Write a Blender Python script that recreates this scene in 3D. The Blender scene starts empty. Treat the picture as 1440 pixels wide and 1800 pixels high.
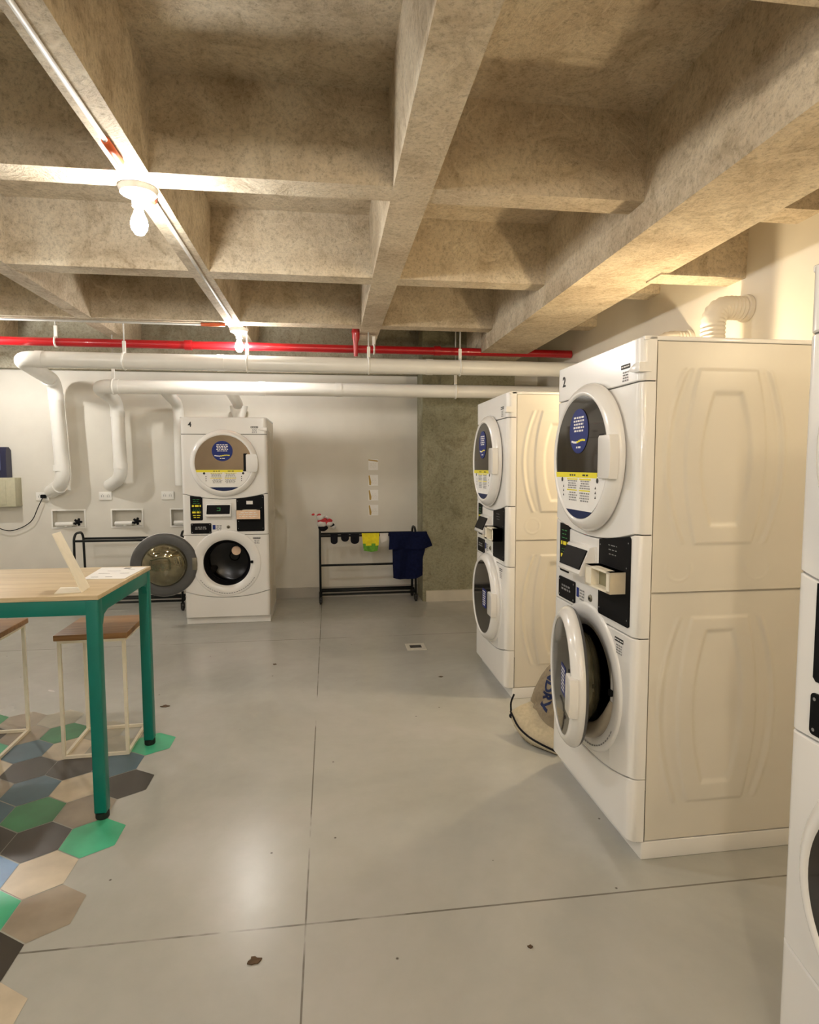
import bpy, bmesh, math, random
from mathutils import Vector, Matrix, noise
from mathutils.bvhtree import BVHTree
random.seed(7)
C = bpy.context.scene.collection
SC = bpy.context.scene
PI = math.pi

# ------------------------------------------------------------------ camera
F, YAW, PITCH, ROLL, CH = 1058.0, .1328, .0754, -.0025, 1.405
def cam_axes():
    cy, sy, cp, sp = math.cos(YAW), math.sin(YAW), math.cos(PITCH), math.sin(PITCH)
    f = Vector((sy*cp, cy*cp, -sp)); r = Vector((cy, -sy, 0)); u = r.cross(f)
    cr, sr = math.cos(ROLL), math.sin(ROLL)
    return cr*r+sr*u, -sr*r+cr*u, f
r_, u_, f_ = cam_axes()
cam = bpy.data.cameras.new('camera'); cam.sensor_fit = 'VERTICAL'; cam.sensor_height = 36; cam.lens = 36*F/1800
cam.clip_start = .02
co = bpy.data.objects.new('camera', cam); C.objects.link(co)
co.matrix_world = Matrix(((r_.x, u_.x, -f_.x, 0), (r_.y, u_.y, -f_.y, 0), (r_.z, u_.z, -f_.z, CH), (0, 0, 0, 1)))
SC.camera = co
# ------------------------------------------------------------------ world, exposure, lamp strengths
w = bpy.data.worlds.new('world'); SC.world = w; w.use_nodes = True
w.node_tree.nodes['Background'].inputs[0].default_value = (.9, .92, 1, 1)
w.node_tree.nodes['Background'].inputs[1].default_value = .15
SC.view_settings.view_transform = 'Standard'; SC.view_settings.look = 'None'
SC.view_settings.gamma = 1; SC.view_settings.use_curve_mapping = False
SC.view_settings.exposure = 1.12
SC.cycles.max_bounces = 10; SC.cycles.diffuse_bounces = 8
SC.cycles.sample_clamp_indirect = 6
COOL = (1.0, .965, .91); WARM = (1.0, .79, .50)
BULB_R = .034
# (x, y, bulb height, watts radiant, colour, kind, label)
LAMPS = [
    (-.785, 2.77, 2.435, 16, COOL, 'rib', 'lit bulb in a round white ceiling holder, the larger of the two in view'),
    (-.745, 5.38, 2.43, 12, COOL, 'rib', 'lit bulb in a small white ceiling holder above the red pipe'),
    (-.76, .10, 2.43, 16, COOL, 'rib', 'lit bulb on the ceiling rib above where the viewer stands'),
    (-.76, -2.40, 2.43, 14, COOL, 'rib', 'lit bulb on the ceiling rib at the rear of the room'),
    (-3.04, 5.30, 2.43, 22, COOL, 'rib', 'lit bulb on the far left ceiling rib near the rear wall'),
    (-3.04, 2.65, 2.43, 14, COOL, 'rib', 'lit bulb on the far left ceiling rib above the tables'),
    (-3.04, -.6, 2.43, 14, COOL, 'rib', 'lit bulb on the far left ceiling rib behind the viewer'),
    (1.86, 3.22, 1.80, 16, WARM, 'wall', 'lit warm bulb low on the right wall between two machines'),
    (2.05, .95, 1.98, 5, WARM, 'wall', 'lit warm bulb on the right wall beside the nearest machine'),
    (.50, .15, 2.43, 12, WARM, 'rib', 'lit warm bulb on the wide ceiling rib above the viewer'),
    (.50, -2.0, 2.43, 12, WARM, 'rib', 'lit warm bulb on the wide ceiling rib at the rear of the room'),
]

# ------------------------------------------------------------------ helpers
def link(o): C.objects.link(o); return o
def tag(o, label=None, cat=None, group=None, kind=None):
    for k, v in (('label', label), ('category', cat), ('group', group), ('kind', kind)):
        if v: o[k] = v
    return o
def thing(name, label, cat, loc=(0, 0, 0), rotz=0, group=None):
    o = link(bpy.data.objects.new(name, None)); o.location = loc; o.rotation_euler = (0, 0, rotz)
    o.empty_display_size = .1
    return tag(o, label, cat, group)
class B:
    """collects geometry, then links it as one object"""
    def __init__(s): s.bm = bmesh.new()
    def face(s, pts, m=0):
        f = s.bm.faces.new([s.bm.verts.new(p) for p in pts]); f.material_index = m; return f
    def box(s, x0, x1, y0, y1, z0, z1, m=0, bev=0, mat=None):
        vs = [s.bm.verts.new((x, y, z)) for x in (x0, x1) for y in (y0, y1) for z in (z0, z1)]
        fs = [s.bm.faces.new([vs[i] for i in q]) for q in ((0, 1, 3, 2), (4, 6, 7, 5), (0, 4, 5, 1), (2, 3, 7, 6), (0, 2, 6, 4), (1, 5, 7, 3))]
        for f in fs: f.material_index = m
        if mat: bmesh.ops.transform(s.bm, matrix=mat, verts=vs)
        if bev:
            es = list({e for f in fs for e in f.edges})
            r = bmesh.ops.bevel(s.bm, geom=es, offset=bev, segments=3, profile=.5, affect='EDGES')
            for f in r['faces']: f.material_index = m
        return s
    def tube(s, pts, r, seg=12, m=0, cap=True, closed=False):
        pts = [Vector(p) for p in pts]; n = len(pts)
        rs = r if isinstance(r, (list, tuple)) else [r]*n
        rings = []; up = None
        for i, p in enumerate(pts):
            if closed: t = (pts[(i+1) % n]-pts[i-1]).normalized()
            else: t = (pts[min(i+1, n-1)]-pts[max(i-1, 0)]).normalized()
            if up is None:
                a = Vector((0, 0, 1)) if abs(t.z) < .9 else Vector((1, 0, 0)); up = (a-t*a.dot(t)).normalized()
            else: up = (up-t*up.dot(t)).normalized()
            sd = t.cross(up)
            rings.append([s.bm.verts.new(p+rs[i]*(math.cos(2*PI*k/seg)*up+math.sin(2*PI*k/seg)*sd)) for k in range(seg)])
        for i in range(n if closed else n-1):
            a, b = rings[i], rings[(i+1) % n]
            for k in range(seg):
                f = s.bm.faces.new((a[k], a[(k+1) % seg], b[(k+1) % seg], b[k])); f.material_index = m; f.smooth = True
        if cap and not closed:
            for rg in (rings[0][::-1], rings[-1]):
                f = s.bm.faces.new(rg); f.material_index = m
        return s
    def lathe(s, prof, cen=(0, 0, 0), axis='y', seg=48, m=0, closed=False):
        """prof: list of (radius, height along axis)"""
        cen = Vector(cen); rings = []
        for (r, h) in prof:
            if r < 1e-6:
                p = {'y': (0, h, 0), 'z': (0, 0, h), 'x': (h, 0, 0)}[axis]
                rings.append([s.bm.verts.new(cen+Vector(p))]); continue
            rg = []
            for k in range(seg):
                c_, s_ = r*math.cos(2*PI*k/seg), r*math.sin(2*PI*k/seg)
                p = {'y': (c_, h, s_), 'z': (c_, s_, h), 'x': (h, c_, s_)}[axis]
                rg.append(s.bm.verts.new(cen+Vector(p)))
            rings.append(rg)
        N = len(rings)
        for i in range(N if closed else N-1):
            a, b = rings[i], rings[(i+1) % N]
            for k in range(seg):
                k2 = (k+1) % seg
                if len(a) == 1 and len(b) == 1: break
                if len(a) == 1: f = s.bm.faces.new((a[0], b[k2], b[k]))
                elif len(b) == 1: f = s.bm.faces.new((a[k], a[k2], b[0]))
                else: f = s.bm.faces.new((a[k], a[k2], b[k2], b[k]))
                f.material_index = m; f.smooth = True
        return s
    def prism(s, outline, y0, y1, m=0, bev=0, axis='y'):
        """outline in (x,z) extruded along y (or (x,y) along z, (y,z) along x)"""
        mk = {'y': lambda a, b, h: (a, h, b), 'z': lambda a, b, h: (a, b, h), 'x': lambda a, b, h: (h, a, b)}[axis]
        A = [s.bm.verts.new(mk(a, b, y0)) for a, b in outline]; D = [s.bm.verts.new(mk(a, b, y1)) for a, b in outline]
        fs = [s.bm.faces.new(A[::-1]), s.bm.faces.new(D)]
        n = len(A)
        for i in range(n): fs.append(s.bm.faces.new((A[i], A[(i+1) % n], D[(i+1) % n], D[i])))
        for f in fs: f.material_index = m
        if bev:
            es = list({e for f in fs[:1] for e in f.edges})
            r = bmesh.ops.bevel(s.bm, geom=es, offset=bev, segments=2, profile=.5, affect='EDGES')
            for f in r['faces']: f.material_index = m
        return s
    def disc(s, cx, y, cz, r, m=0, seg=40):
        return s.face([(cx+r*math.cos(2*PI*k/seg), y, cz+r*math.sin(2*PI*k/seg)) for k in range(seg)], m)
    def rect(s, x0, x1, z0, z1, y, m=0): return s.face([(x0, y, z0), (x1, y, z0), (x1, y, z1), (x0, y, z1)], m)
    def ball(s, c, r, m=0, sub=3, sc=(1, 1, 1)):
        g = bmesh.ops.create_icosphere(s.bm, subdivisions=sub, radius=r, matrix=Matrix.Translation(c) @ Matrix.Diagonal((*sc, 1)))
        for v in g['verts']:
            for f in v.link_faces: f.material_index = m; f.smooth = True
        return s
    def xf(s, M): bmesh.ops.transform(s.bm, matrix=M, verts=s.bm.verts[:]); return s
    def build(s, name, mats, parent=None, recalc=True, smooth=None, loc=None, rotz=0):
        if recalc: bmesh.ops.recalc_face_normals(s.bm, faces=s.bm.faces[:])
        me = bpy.data.meshes.new(name); s.bm.to_mesh(me); s.bm.free()
        if not isinstance(mats, (list, tuple)): mats = [mats]
        for m in mats: me.materials.append(m)
        if smooth:
            for p in me.polygons: p.use_smooth = True
            me.set_sharp_from_angle(angle=math.radians(smooth))
        o = link(bpy.data.objects.new(name, me))
        if parent: o.parent = parent
        if loc: o.location = loc
        o.rotation_euler = (0, 0, rotz)
        return o
def fillet(pts, r, n=6):
    pts = [Vector(p) for p in pts]; out = [pts[0]]
    for i in range(1, len(pts)-1):
        a, b, c = pts[i-1], pts[i], pts[i+1]
        d = min(r, (a-b).length*.49, (c-b).length*.49)
        p, q = b+(a-b).normalized()*d, b+(c-b).normalized()*d
        for k in range(n+1):
            t = k/n; out.append(p*(1-t)**2+b*2*t*(1-t)+q*t*t)
    return out+[pts[-1]]
def rrect(x0, x1, z0, z1, r, n=5):
    o = []
    for cx, cz, a0 in ((x1-r, z1-r, 0), (x0+r, z1-r, 90), (x0+r, z0+r, 180), (x1-r, z0+r, 270)):
        for k in range(n+1):
            a = math.radians(a0+90*k/n); o.append((cx+r*math.cos(a), cz+r*math.sin(a)))
    return o
def text_bm(txt, size, depth=.001, fat=0):
    cu = bpy.data.curves.new('t', 'FONT'); cu.body = txt; cu.size = size; cu.extrude = depth; cu.offset = fat
    cu.align_x = 'CENTER'; cu.align_y = 'CENTER'; cu.resolution_u = 3
    o = bpy.data.objects.new('t', cu); C.objects.link(o)
    dg = bpy.context.evaluated_depsgraph_get(); me = bpy.data.meshes.new_from_object(o.evaluated_get(dg))
    b = B(); b.bm.from_mesh(me); bpy.data.objects.remove(o); bpy.data.curves.remove(cu); bpy.data.meshes.remove(me)
    return b
FRONT = Matrix.Rotation(PI/2, 4, 'X')       # text lying in XY stood up to face -Y

# ------------------------------------------------------------------ materials
def nt(name):
    m = bpy.data.materials.new(name); m.use_nodes = True
    return m, m.node_tree.nodes, m.node_tree.links, m.node_tree.nodes['Principled BSDF']
def plain(name, col, rough=.5, metal=0, noise_amt=.06, scale=30, bump=0, coat=0):
    m, N, L, p = nt(name)
    p.inputs['Roughness'].default_value = rough; p.inputs['Metallic'].default_value = metal
    if coat: p.inputs['Coat Weight'].default_value = coat; p.inputs['Coat Roughness'].default_value = .05
    tc = N.new('ShaderNodeTexCoord'); n = N.new('ShaderNodeTexNoise'); n.inputs['Scale'].default_value = scale; n.inputs['Detail'].default_value = 4
    L.new(tc.outputs['Object'], n.inputs['Vector'])
    r = N.new('ShaderNodeValToRGB'); e = r.color_ramp.elements
    e[0].position = .3; e[1].position = .7
    e[0].color = (*[c*(1-noise_amt) for c in col], 1); e[1].color = (*[min(1, c*(1+noise_amt)) for c in col], 1)
    L.new(n.outputs['Fac'], r.inputs['Fac']); L.new(r.outputs['Color'], p.inputs['Base Color'])
    if bump:
        b = N.new('ShaderNodeBump'); b.inputs['Strength'].default_value = bump; b.inputs['Distance'].default_value = .01
        L.new(n.outputs['Fac'], b.inputs['Height']); L.new(b.outputs['Normal'], p.inputs['Normal'])
    return m
def dim(m, s=.25):
    m.node_tree.nodes['Principled BSDF'].inputs['Specular IOR Level'].default_value = s; return m
def ramp(N, stops):
    r = N.new('ShaderNodeValToRGB'); e = r.color_ramp.elements
    e[0].position, e[0].color = stops[0][0], (*stops[0][1], 1); e[1].position, e[1].color = stops[-1][0], (*stops[-1][1], 1)
    for p, c in stops[1:-1]:
        x = e.new(p); x.color = (*c, 1)
    return r
def mixc(N, L, a, b, fac, mode='MIX'):
    m = N.new('ShaderNodeMix'); m.data_type = 'RGBA'; m.blend_type = mode
    for k, v in ((0, fac), (6, a), (7, b)):
        if hasattr(v, 'type') and hasattr(v, 'links'): L.new(v, m.inputs[k])
        elif k == 0: m.inputs[0].default_value = v
        else: m.inputs[k].default_value = (*v, 1)
    return m.outputs[2]
def tex(N, L, src, scale, detail=6, rough=.6, stretch=None, dist=0):
    n = N.new('ShaderNodeTexNoise'); n.inputs['Scale'].default_value = scale; n.inputs['Detail'].default_value = detail
    n.inputs['Roughness'].default_value = rough; n.inputs['Distortion'].default_value = dist
    if stretch:
        mp = N.new('ShaderNodeMapping'); mp.inputs['Scale'].default_value = stretch; L.new(src, mp.inputs[0]); src = mp.outputs[0]
    L.new(src, n.inputs['Vector']); return n.outputs['Fac']
def concrete(name, lo, mid, hi, bump=.5):
    m, N, L, p = nt(name); p.inputs['Roughness'].default_value = .85
    tc = N.new('ShaderNodeTexCoord').outputs['Object']
    big = tex(N, L, tc, 1.6, 5, .65, dist=.6); fine = tex(N, L, tc, 48, 10, .85); mid_ = tex(N, L, tc, 6, 6, .7, dist=1)
    r = ramp(N, [(.3, lo), (.5, mid), (.7, hi)]); L.new(big, r.inputs[0])
    r2 = ramp(N, [(.34, (.36, .32, .26)), (.50, (.98, .98, .98)), (.66, (1.18, 1.17, 1.14))]); L.new(fine, r2.inputs[0])
    c1 = mixc(N, L, r.outputs[0], r2.outputs[0], .75, 'MULTIPLY')
    r3 = ramp(N, [(.34, (.66, .62, .55)), (.5, (1, 1, 1))]); L.new(mid_, r3.inputs[0])
    c2 = mixc(N, L, c1, r3.outputs[0], .7, 'MULTIPLY')
    # pale scratches left by the formwork
    vo = N.new('ShaderNodeTexVoronoi'); vo.feature = 'DISTANCE_TO_EDGE'; vo.inputs['Scale'].default_value = 2.3
    mp = N.new('ShaderNodeMapping'); mp.inputs['Rotation'].default_value = (.4, .3, .5); L.new(tc, mp.inputs[0])
    wn = N.new('ShaderNodeTexNoise'); wn.inputs['Scale'].default_value = 1.3; wn.inputs['Detail'].default_value = 3; L.new(mp.outputs[0], wn.inputs['Vector'])
    va = N.new('ShaderNodeVectorMath'); va.operation = 'MULTIPLY_ADD'; L.new(wn.outputs['Color'], va.inputs[0]); va.inputs[1].default_value = (1.6, 1.6, 1.6); L.new(mp.outputs[0], va.inputs[2]); L.new(va.outputs[0], vo.inputs['Vector'])
    lt = ramp(N, [(0.0, (1, 1, 1)), (.008, (.5, .5, .5)), (.016, (0, 0, 0))]); L.new(vo.outputs['Distance'], lt.inputs[0])
    gate = ramp(N, [(.48, (0, 0, 0)), (.58, (.8, .8, .8))]); L.new(mid_, gate.inputs[0])
    sc = mixc(N, L, lt.outputs[0], gate.outputs[0], 1.0, 'MULTIPLY')
    c3 = mixc(N, L, c2, hi, sc)
    # pores
    po = N.new('ShaderNodeTexVoronoi'); po.inputs['Scale'].default_value = 30; L.new(tc, po.inputs['Vector'])
    pr = ramp(N, [(.05, (0, 0, 0)), (.12, (1, 1, 1))]); L.new(po.outputs['Distance'], pr.inputs[0])
    c4 = mixc(N, L, c3, pr.outputs[0], .25, 'MULTIPLY')
    L.new(c4, p.inputs['Base Color'])
    b = N.new('ShaderNodeBump'); b.inputs['Strength'].default_value = bump; b.inputs['Distance'].default_value = .03
    L.new(fine, b.inputs['Height']); b2 = N.new('ShaderNodeBump'); b2.inputs['Strength'].default_value = bump*.8; b2.inputs['Distance'].default_value = .05
    L.new(mid_, b2.inputs['Height']); L.new(b.outputs[0], b2.inputs['Normal']); L.new(b2.outputs[0], p.inputs['Normal'])
    return m
M = {}
M['concrete'] = concrete('ceiling concrete', (.46, .365, .25), (.62, .525, .385), (.73, .645, .50))
M['column'] = concrete('column concrete', (.24, .23, .15), (.30, .29, .20), (.37, .35, .25), .25)
M['band'] = concrete('upper band concrete', (.30, .28, .21), (.38, .36, .28), (.46, .44, .36), .2)
M['wall'] = plain('painted wall', (.67, .645, .58), .7, 0, .05, 3, .05)
M['wall_warm'] = plain('painted right wall', (.78, .73, .63), .7, 0, .04, 2.5, .04)
M['wall_rear'] = plain('rear wall paint', (.70, .67, .61), .8, 0, .04, 2)
M['base'] = plain('baseboard paint', (.40, .38, .34), .5, 0, .06, 8)
M['base_light'] = plain('light baseboard paint', (.58, .54, .45), .5, 0, .06, 8)
M['white'] = plain('white enamel', (.82, .81, .79), .22, 0, .015, 5, 0, .3)
M['side'] = plain('white enamel shaded sides', (.70, .665, .59), .33, 0, .02, 6, .02)  # front enamel made darker: the sides' dimmer light is put into the colour
M['gap'] = plain('dark gap', (.05, .045, .04), .8)
M['glass'] = plain('tinted door glass', (.022, .019, .016), .05, 0, .1, 5)
M['mirror'] = plain('mirrored door glass', (.36, .28, .20), .05, .9, .1, 5)
M['black'] = dim(plain('black plastic', (.006, .006, .007), .5, 0, .1, 20), .10)
M['blackmetal'] = dim(plain('black painted steel', (.012, .014, .014), .45, 0, .1, 20))
M['darkgrey'] = plain('dark grey door back', (.085, .085, .085), .45, 0, .1, 12)
M['gasket'] = plain('rubber gasket', (.30, .26, .20), .35, 0, .12, 9)
M['drum'] = plain('drum steel', (.025, .025, .026), .22, .9, .2, 12)
M['steel'] = plain('hinge steel', (.22, .20, .15), .4, .7, .1, 12)
M['bowl'] = plain('glass bowl', (.22, .20, .13), .06, .75, .3, 14)
M['blue'] = dim(plain('sticker blue', (.010, .024, .17), .5))
M['navy'] = dim(plain('sticker navy', (.007, .018, .08), .5))
M['yellow'] = plain('sticker yellow', (.85, .75, .03), .4)
M['paper'] = plain('white paper', (.85, .84, .82), .7, 0, .02)
M['ink'] = plain('grey ink', (.25, .25, .25), .6)
M['inkdark'] = plain('dark ink', (.02, .02, .02), .6)
M['green_led'] = plain('green display digits', (.03, .25, .06), .4)
M['red'] = plain('red pipe paint', (.36, .005, .009), .28, 0, .1, 6, 0, .3)
M['pvc'] = plain('white painted duct', (.80, .79, .75), .32, 0, .04, 4, .03)
M['flex'] = plain('white flexible duct', (.74, .70, .62), .5, 0, .05, 8)
M['teal'] = plain('teal powder coat', (.0, .165, .135), .35, 0, .06, 8)
M['rubber'] = plain('black rubber foot', (.01, .01, .01), .6)
M['cream'] = plain('cream powder coat', (.86, .80, .66), .4, 0, .04)
M['galv'] = plain('galvanised conduit', (.5, .49, .46), .6, .2, .1, 15)
M['orange'] = plain('orange conduit sleeve', (.62, .12, .035), .45)
M['porcelain'] = plain('white lamp holder', (.86, .85, .82), .3)
M['greybox'] = plain('beige grey box', (.47, .45, .32), .5)
M['device'] = plain('dark device shell', (.015, .017, .05), .35)
M['tan_cloth'] = plain('tan canvas', (.27, .22, .15), .9, 0, .12, 60, .3)
M['navycloth'] = dim(plain('navy jersey', (.006, .009, .038), .9, 0, .2, 40, .3), .1)
M['yellowcloth'] = plain('yellow cloth', (.80, .70, .02), .85, 0, .1, 30, .2)
M['greencloth'] = plain('green printed cloth', (.12, .33, .03), .85, 0, .3, 40, .2)
M['whitecloth'] = plain('white cloth', (.66, .64, .62), .85, 0, .05, 30, .2)
M['darkcloth'] = dim(plain('black knit', (.012, .012, .016), .9, 0, .2, 60, .3), .1)
M['redcloth'] = plain('red cloth', (.45, .03, .04), .85)
M['brown'] = plain('brown leaf', (.10, .06, .03), .8, 0, .3, 60)
M['print'] = plain('printed colour block', (.42, .27, .05), .6)
M['pinktape'] = plain('peach card', (.78, .55, .38), .5)
M['olive'] = plain('olive recess', (.24, .22, .13), .5)
def lampmat(col, watts):
    m, N, L, p = nt('glowing bulb'); N.remove(p)
    e = N.new('ShaderNodeEmission'); e.inputs[0].default_value = (*col, 1)
    area = 4*PI*BULB_R**2*1.3; e.inputs[1].default_value = watts/(PI*area)
    L.new(e.outputs[0], N['Material Output'].inputs[0]); return m
def wood(name, dark, lite, scale, axis_x=True, seams=None, rough=.4):
    m, N, L, p = nt(name); p.inputs['Roughness'].default_value = rough
    tc = N.new('ShaderNodeTexCoord').outputs['Object']
    g = tex(N, L, tc, scale, 6, .6, (.6, 9, 9) if axis_x else (9, .6, 9), .5); r = ramp(N, [(.3, dark), (.7, lite)]); L.new(g, r.inputs[0])
    f2 = tex(N, L, tc, scale*6, 3, .6, (.4, 12, 12) if axis_x else (12, .4, 12)); r2 = ramp(N, [(.35, (.75, .7, .65)), (.6, (1, 1, 1))]); L.new(f2, r2.inputs[0])
    L.new(mixc(N, L, r.outputs[0], r2.outputs[0], .6, 'MULTIPLY'), p.inputs['Base Color']); return m
M['table_wood'] = wood('pale oak top', (.52, .40, .24), (.70, .58, .38), 2.2, rough=.45)
M['seat_wood'] = wood('brown stool seat', (.22, .105, .035), (.40, .22, .09), 5, rough=.45)
# floor
def floor_mat():
    m, N, L, p = nt('grey epoxy floor')
    tc = N.new('ShaderNodeTexCoord').outputs['Object']
    big = tex(N, L, tc, .9, 5, .6, dist=.5); fine = tex(N, L, tc, 9, 7, .7)
    r = ramp(N, [(.3, (.395, .40, .37)), (.5, (.46, .46, .43)), (.7, (.52, .51, .495))]); L.new(big, r.inputs[0])
    r2 = ramp(N, [(.15, (.88, .88, .87)), (.85, (1.04, 1.04, 1.04))]); L.new(fine, r2.inputs[0])
    c = mixc(N, L, r.outputs[0], r2.outputs[0], .7, 'MULTIPLY')
    sx = N.new('ShaderNodeSeparateXYZ'); L.new(tc, sx.inputs[0])
    nz = tex(N, L, tc, 2.5, 4, .6); gz = ramp(N, [(.38, (0, 0, 0)), (.5, (.9, .9, .9))]); L.new(nz, gz.inputs[0])
    for ch, pos, wd in (('X', -.088, .0028), ('Y', 1.78, .0035), ('Y', 4.9, .003), ('X', -3.0, .003)):
        a = N.new('ShaderNodeMath'); a.operation = 'SUBTRACT'; L.new(sx.outputs[ch], a.inputs[0]); a.inputs[1].default_value = pos
        ab = N.new('ShaderNodeMath'); ab.operation = 'ABSOLUTE'; L.new(a.outputs[0], ab.inputs[0])
        lt = N.new('ShaderNodeMath'); lt.operation = 'LESS_THAN'; L.new(ab.outputs[0], lt.inputs[0]); lt.inputs[1].default_value = wd
        mu = N.new('ShaderNodeMath'); mu.operation = 'MULTIPLY'; L.new(lt.outputs[0], mu.inputs[0]); L.new(gz.outputs[0], mu.inputs[1])
        c = mixc(N, L, c, (.15, .14, .12), mu.outputs[0])
    # scuffs and little dark specks
    v = N.new('ShaderNodeTexVoronoi'); v.inputs['Scale'].default_value = 2.4; v.voronoi_dimensions = '2D'; L.new(tc, v.inputs['Vector'])
    vr = ramp(N, [(.006, (1, 1, 1)), (.013, (0, 0, 0))])
    pz = N.new('ShaderNodeMath'); pz.operation = 'ADD'; L.new(v.outputs['Distance'], pz.inputs[0])
    gp = ramp(N, [(.46, (.02, .02, .02)), (.56, (0, 0, 0))]); L.new(tex(N, L, tc, 1.7, 2, .5), gp.inputs[0]); L.new(gp.outputs[0], pz.inputs[1]); L.new(pz.outputs[0], vr.inputs[0])
    c = mixc(N, L, c, (.10, .09, .075), vr.outputs[0])

    L.new(c, p.inputs['Base Color'])
    rr = N.new('ShaderNodeMapRange'); rr.inputs[3].default_value = .22; rr.inputs[4].default_value = .30; L.new(big, rr.inputs[0]); L.new(rr.outputs[0], p.inputs['Roughness'])
    b = N.new('ShaderNodeBump'); b.inputs['Strength'].default_value = .12; b.inputs['Distance'].default_value = .004
    L.new(tex(N, L, tc, 14, 3, .5), b.inputs['Height']); L.new(b.outputs[0], p.inputs['Normal'])
    return m
M['floor'] = floor_mat()
TILE = {}
for k, col in dict(green=(.07, .46, .26), green2=(.05, .24, .11), black=(.055, .047, .04), cream=(.60, .52, .40), tan=(.33, .28, .22), blue=(.075, .15, .21), sky=(.13, .27, .50), pale=(.38, .36, .29)).items():
    TILE[k] = plain('tile '+k, col, .32, 0, .16, 7)

# ------------------------------------------------------------------ the room
XL, XR, YB, YF, ZC = -5.2, 2.30, -3.6, 6.50, 2.95
b = B(); b.box(XL-.1, XR+.1, YB-.1, YF+.1, -.1, 0)
names = list(TILE); px_, py_ = .1995, .1955
tiles = {(0, 0): 'green', (0, 1): 'black', (0, 2): 'black', (1, 0): 'tan', (1, 1): 'green2', (1, 2): 'blue', (2, 0): 'black', (2, 1): 'cream', (2, 2): 'blue', (2, 3): 'tan',
         (3, 0): 'blue', (3, 1): 'black', (3, 2): 'black', (3, 3): 'cream', (4, 0): 'green', (4, 1): 'pale', (4, 2): 'cream', (4, 3): 'blue', (5, 0): 'pale', (5, 1): 'pale', (5, 2): 'green2', (5, 3): 'tan',
         (-1, 0): 'cream', (-1, 1): 'sky', (-2, 0): 'tan', (-2, 1): 'green', (-3, 0): 'black', (-4, 0): 'cream', (-4, 1): 'blue', (-5, 0): 'tan'}
del tiles[(5, 0)]
for k in range(-8, 7):
    for j in range(0, 14):
        if (k, j) not in tiles and (j > 2+(k < 0)*(-1) or k < -5) and j >= 1:
            tiles[(k, j)] = random.choice(names)
for (k, j), nm in tiles.items():
    cx = -.907-px_*j-(px_/2 if k % 2 else 0); cy = 2.334+py_*k
    R = px_/math.sqrt(3)*.985; sy = 1.12
    vs = [(cx+R*math.cos(math.radians(30+60*q)), cy+sy*R*math.sin(math.radians(30+60*q)), .0012) for q in range(6)]
    b.face(vs, 1+names.index(nm))
b.build('floor', [M['floor']]+[TILE[n] for n in names], recalc=False)['kind'] = 'structure'

# ceiling: slab, ribs both ways, the deep beam
b = B(); b.box(XL-.1, XR+.1, YB-.1, YF+.1, ZC, ZC+.2)
ribs_x = [(-.82, -.70), (.285, .455), (-1.96, -1.84), (-3.10, -2.98), (-4.24, -4.12)]
def rib(b, x0, x1, y0, y1, z0, axis, t=.025):
    """rib with slightly flared sides"""
    if axis == 'y': o = [(x0, z0), (x1, z0), (x1+t, ZC+.05), (x0-t, ZC+.05)]; b.prism(o, y0, y1, axis='y')
    else: o = [(y0, z0), (y1, z0), (y1+t, ZC+.05), (y0-t, ZC+.05)]; b.prism(o, x0, x1, axis='x')
for x0, x1 in ribs_x: rib(b, x0, x1, YB-.05, YF+.05, 2.58, 'y')
YR = [-3.70, -2.42, -1.14, .14, 1.42, 2.69, 3.93, 5.20]
for i, y in enumerate(YR): rib(b, XL, 1.5, y-.07, y+.07, 2.582, 'x')
b.box(1.41, 1.85, YB-.05, YF+.05, 2.45, ZC+.05)
for y, z in ((2.70, 2.59), (3.22, 2.44), (4.10, 2.60), (5.1, 2.60), (1.42, 2.59), (.14, 2.59)):
    rib(b, 1.80, XR+.02, y-.08, y+.08, z, 'x')
b.build('ceiling', M['concrete'])['kind'] = 'structure'
def wallbox(name, a, m):
    o = B().box(*a).build(name, m); o['kind'] = 'structure'; return o
# rear wall with three recessed utility niches
NICHE = [(-2.775, -2.475), (-2.205, -1.915), (-1.625, -1.335)]
NZ0, NZ1 = .80, .965
b = B()
xs = [XL-.1]+[v for n in NICHE for v in n]+[XR+.1]
b.box(xs[0], xs[-1], YF, YF+.12, -.05, NZ0); b.box(xs[0], xs[-1], YF, YF+.12, NZ1, ZC+.05)
for i in range(0, len(xs), 2): b.box(xs[i], xs[i+1], YF, YF+.12, NZ0, NZ1)
b.box(xs[0], xs[-1], YF+.09, YF+.14, NZ0-.05, NZ1+.05)
b.build('wall_back', M['wall'])['kind'] = 'structure'
wallbox('wall_right', (XR, XR+.12, YB-.1, YF+.1, -.05, ZC+.1), M['wall_warm'])
wallbox('wall_left', (XL-.12, XL, YB-.1, YF+.1, -.05, ZC+.1), M['wall_rear'])
wallbox('wall_front', (XL-.1, XR+.1, YB-.12, YB, -.05, ZC+.1), M['wall_rear'])
wallbox('wall_upper_band', (XL, 1.5, YF-.10, YF+.01, 2.372, ZC+.03), M['band'])
wallbox('wall_column', (.955, 1.92, 6.12, YF+.02, -.02, ZC+.03), M['column'])
wallbox('baseboard_back', (XL, .955, YF-.018, YF+.01, 0, .11), M['base'])
wallbox('baseboard_column', (.99, 1.93, 6.10, 6.125, 0, .115), M['base_light'])

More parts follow.
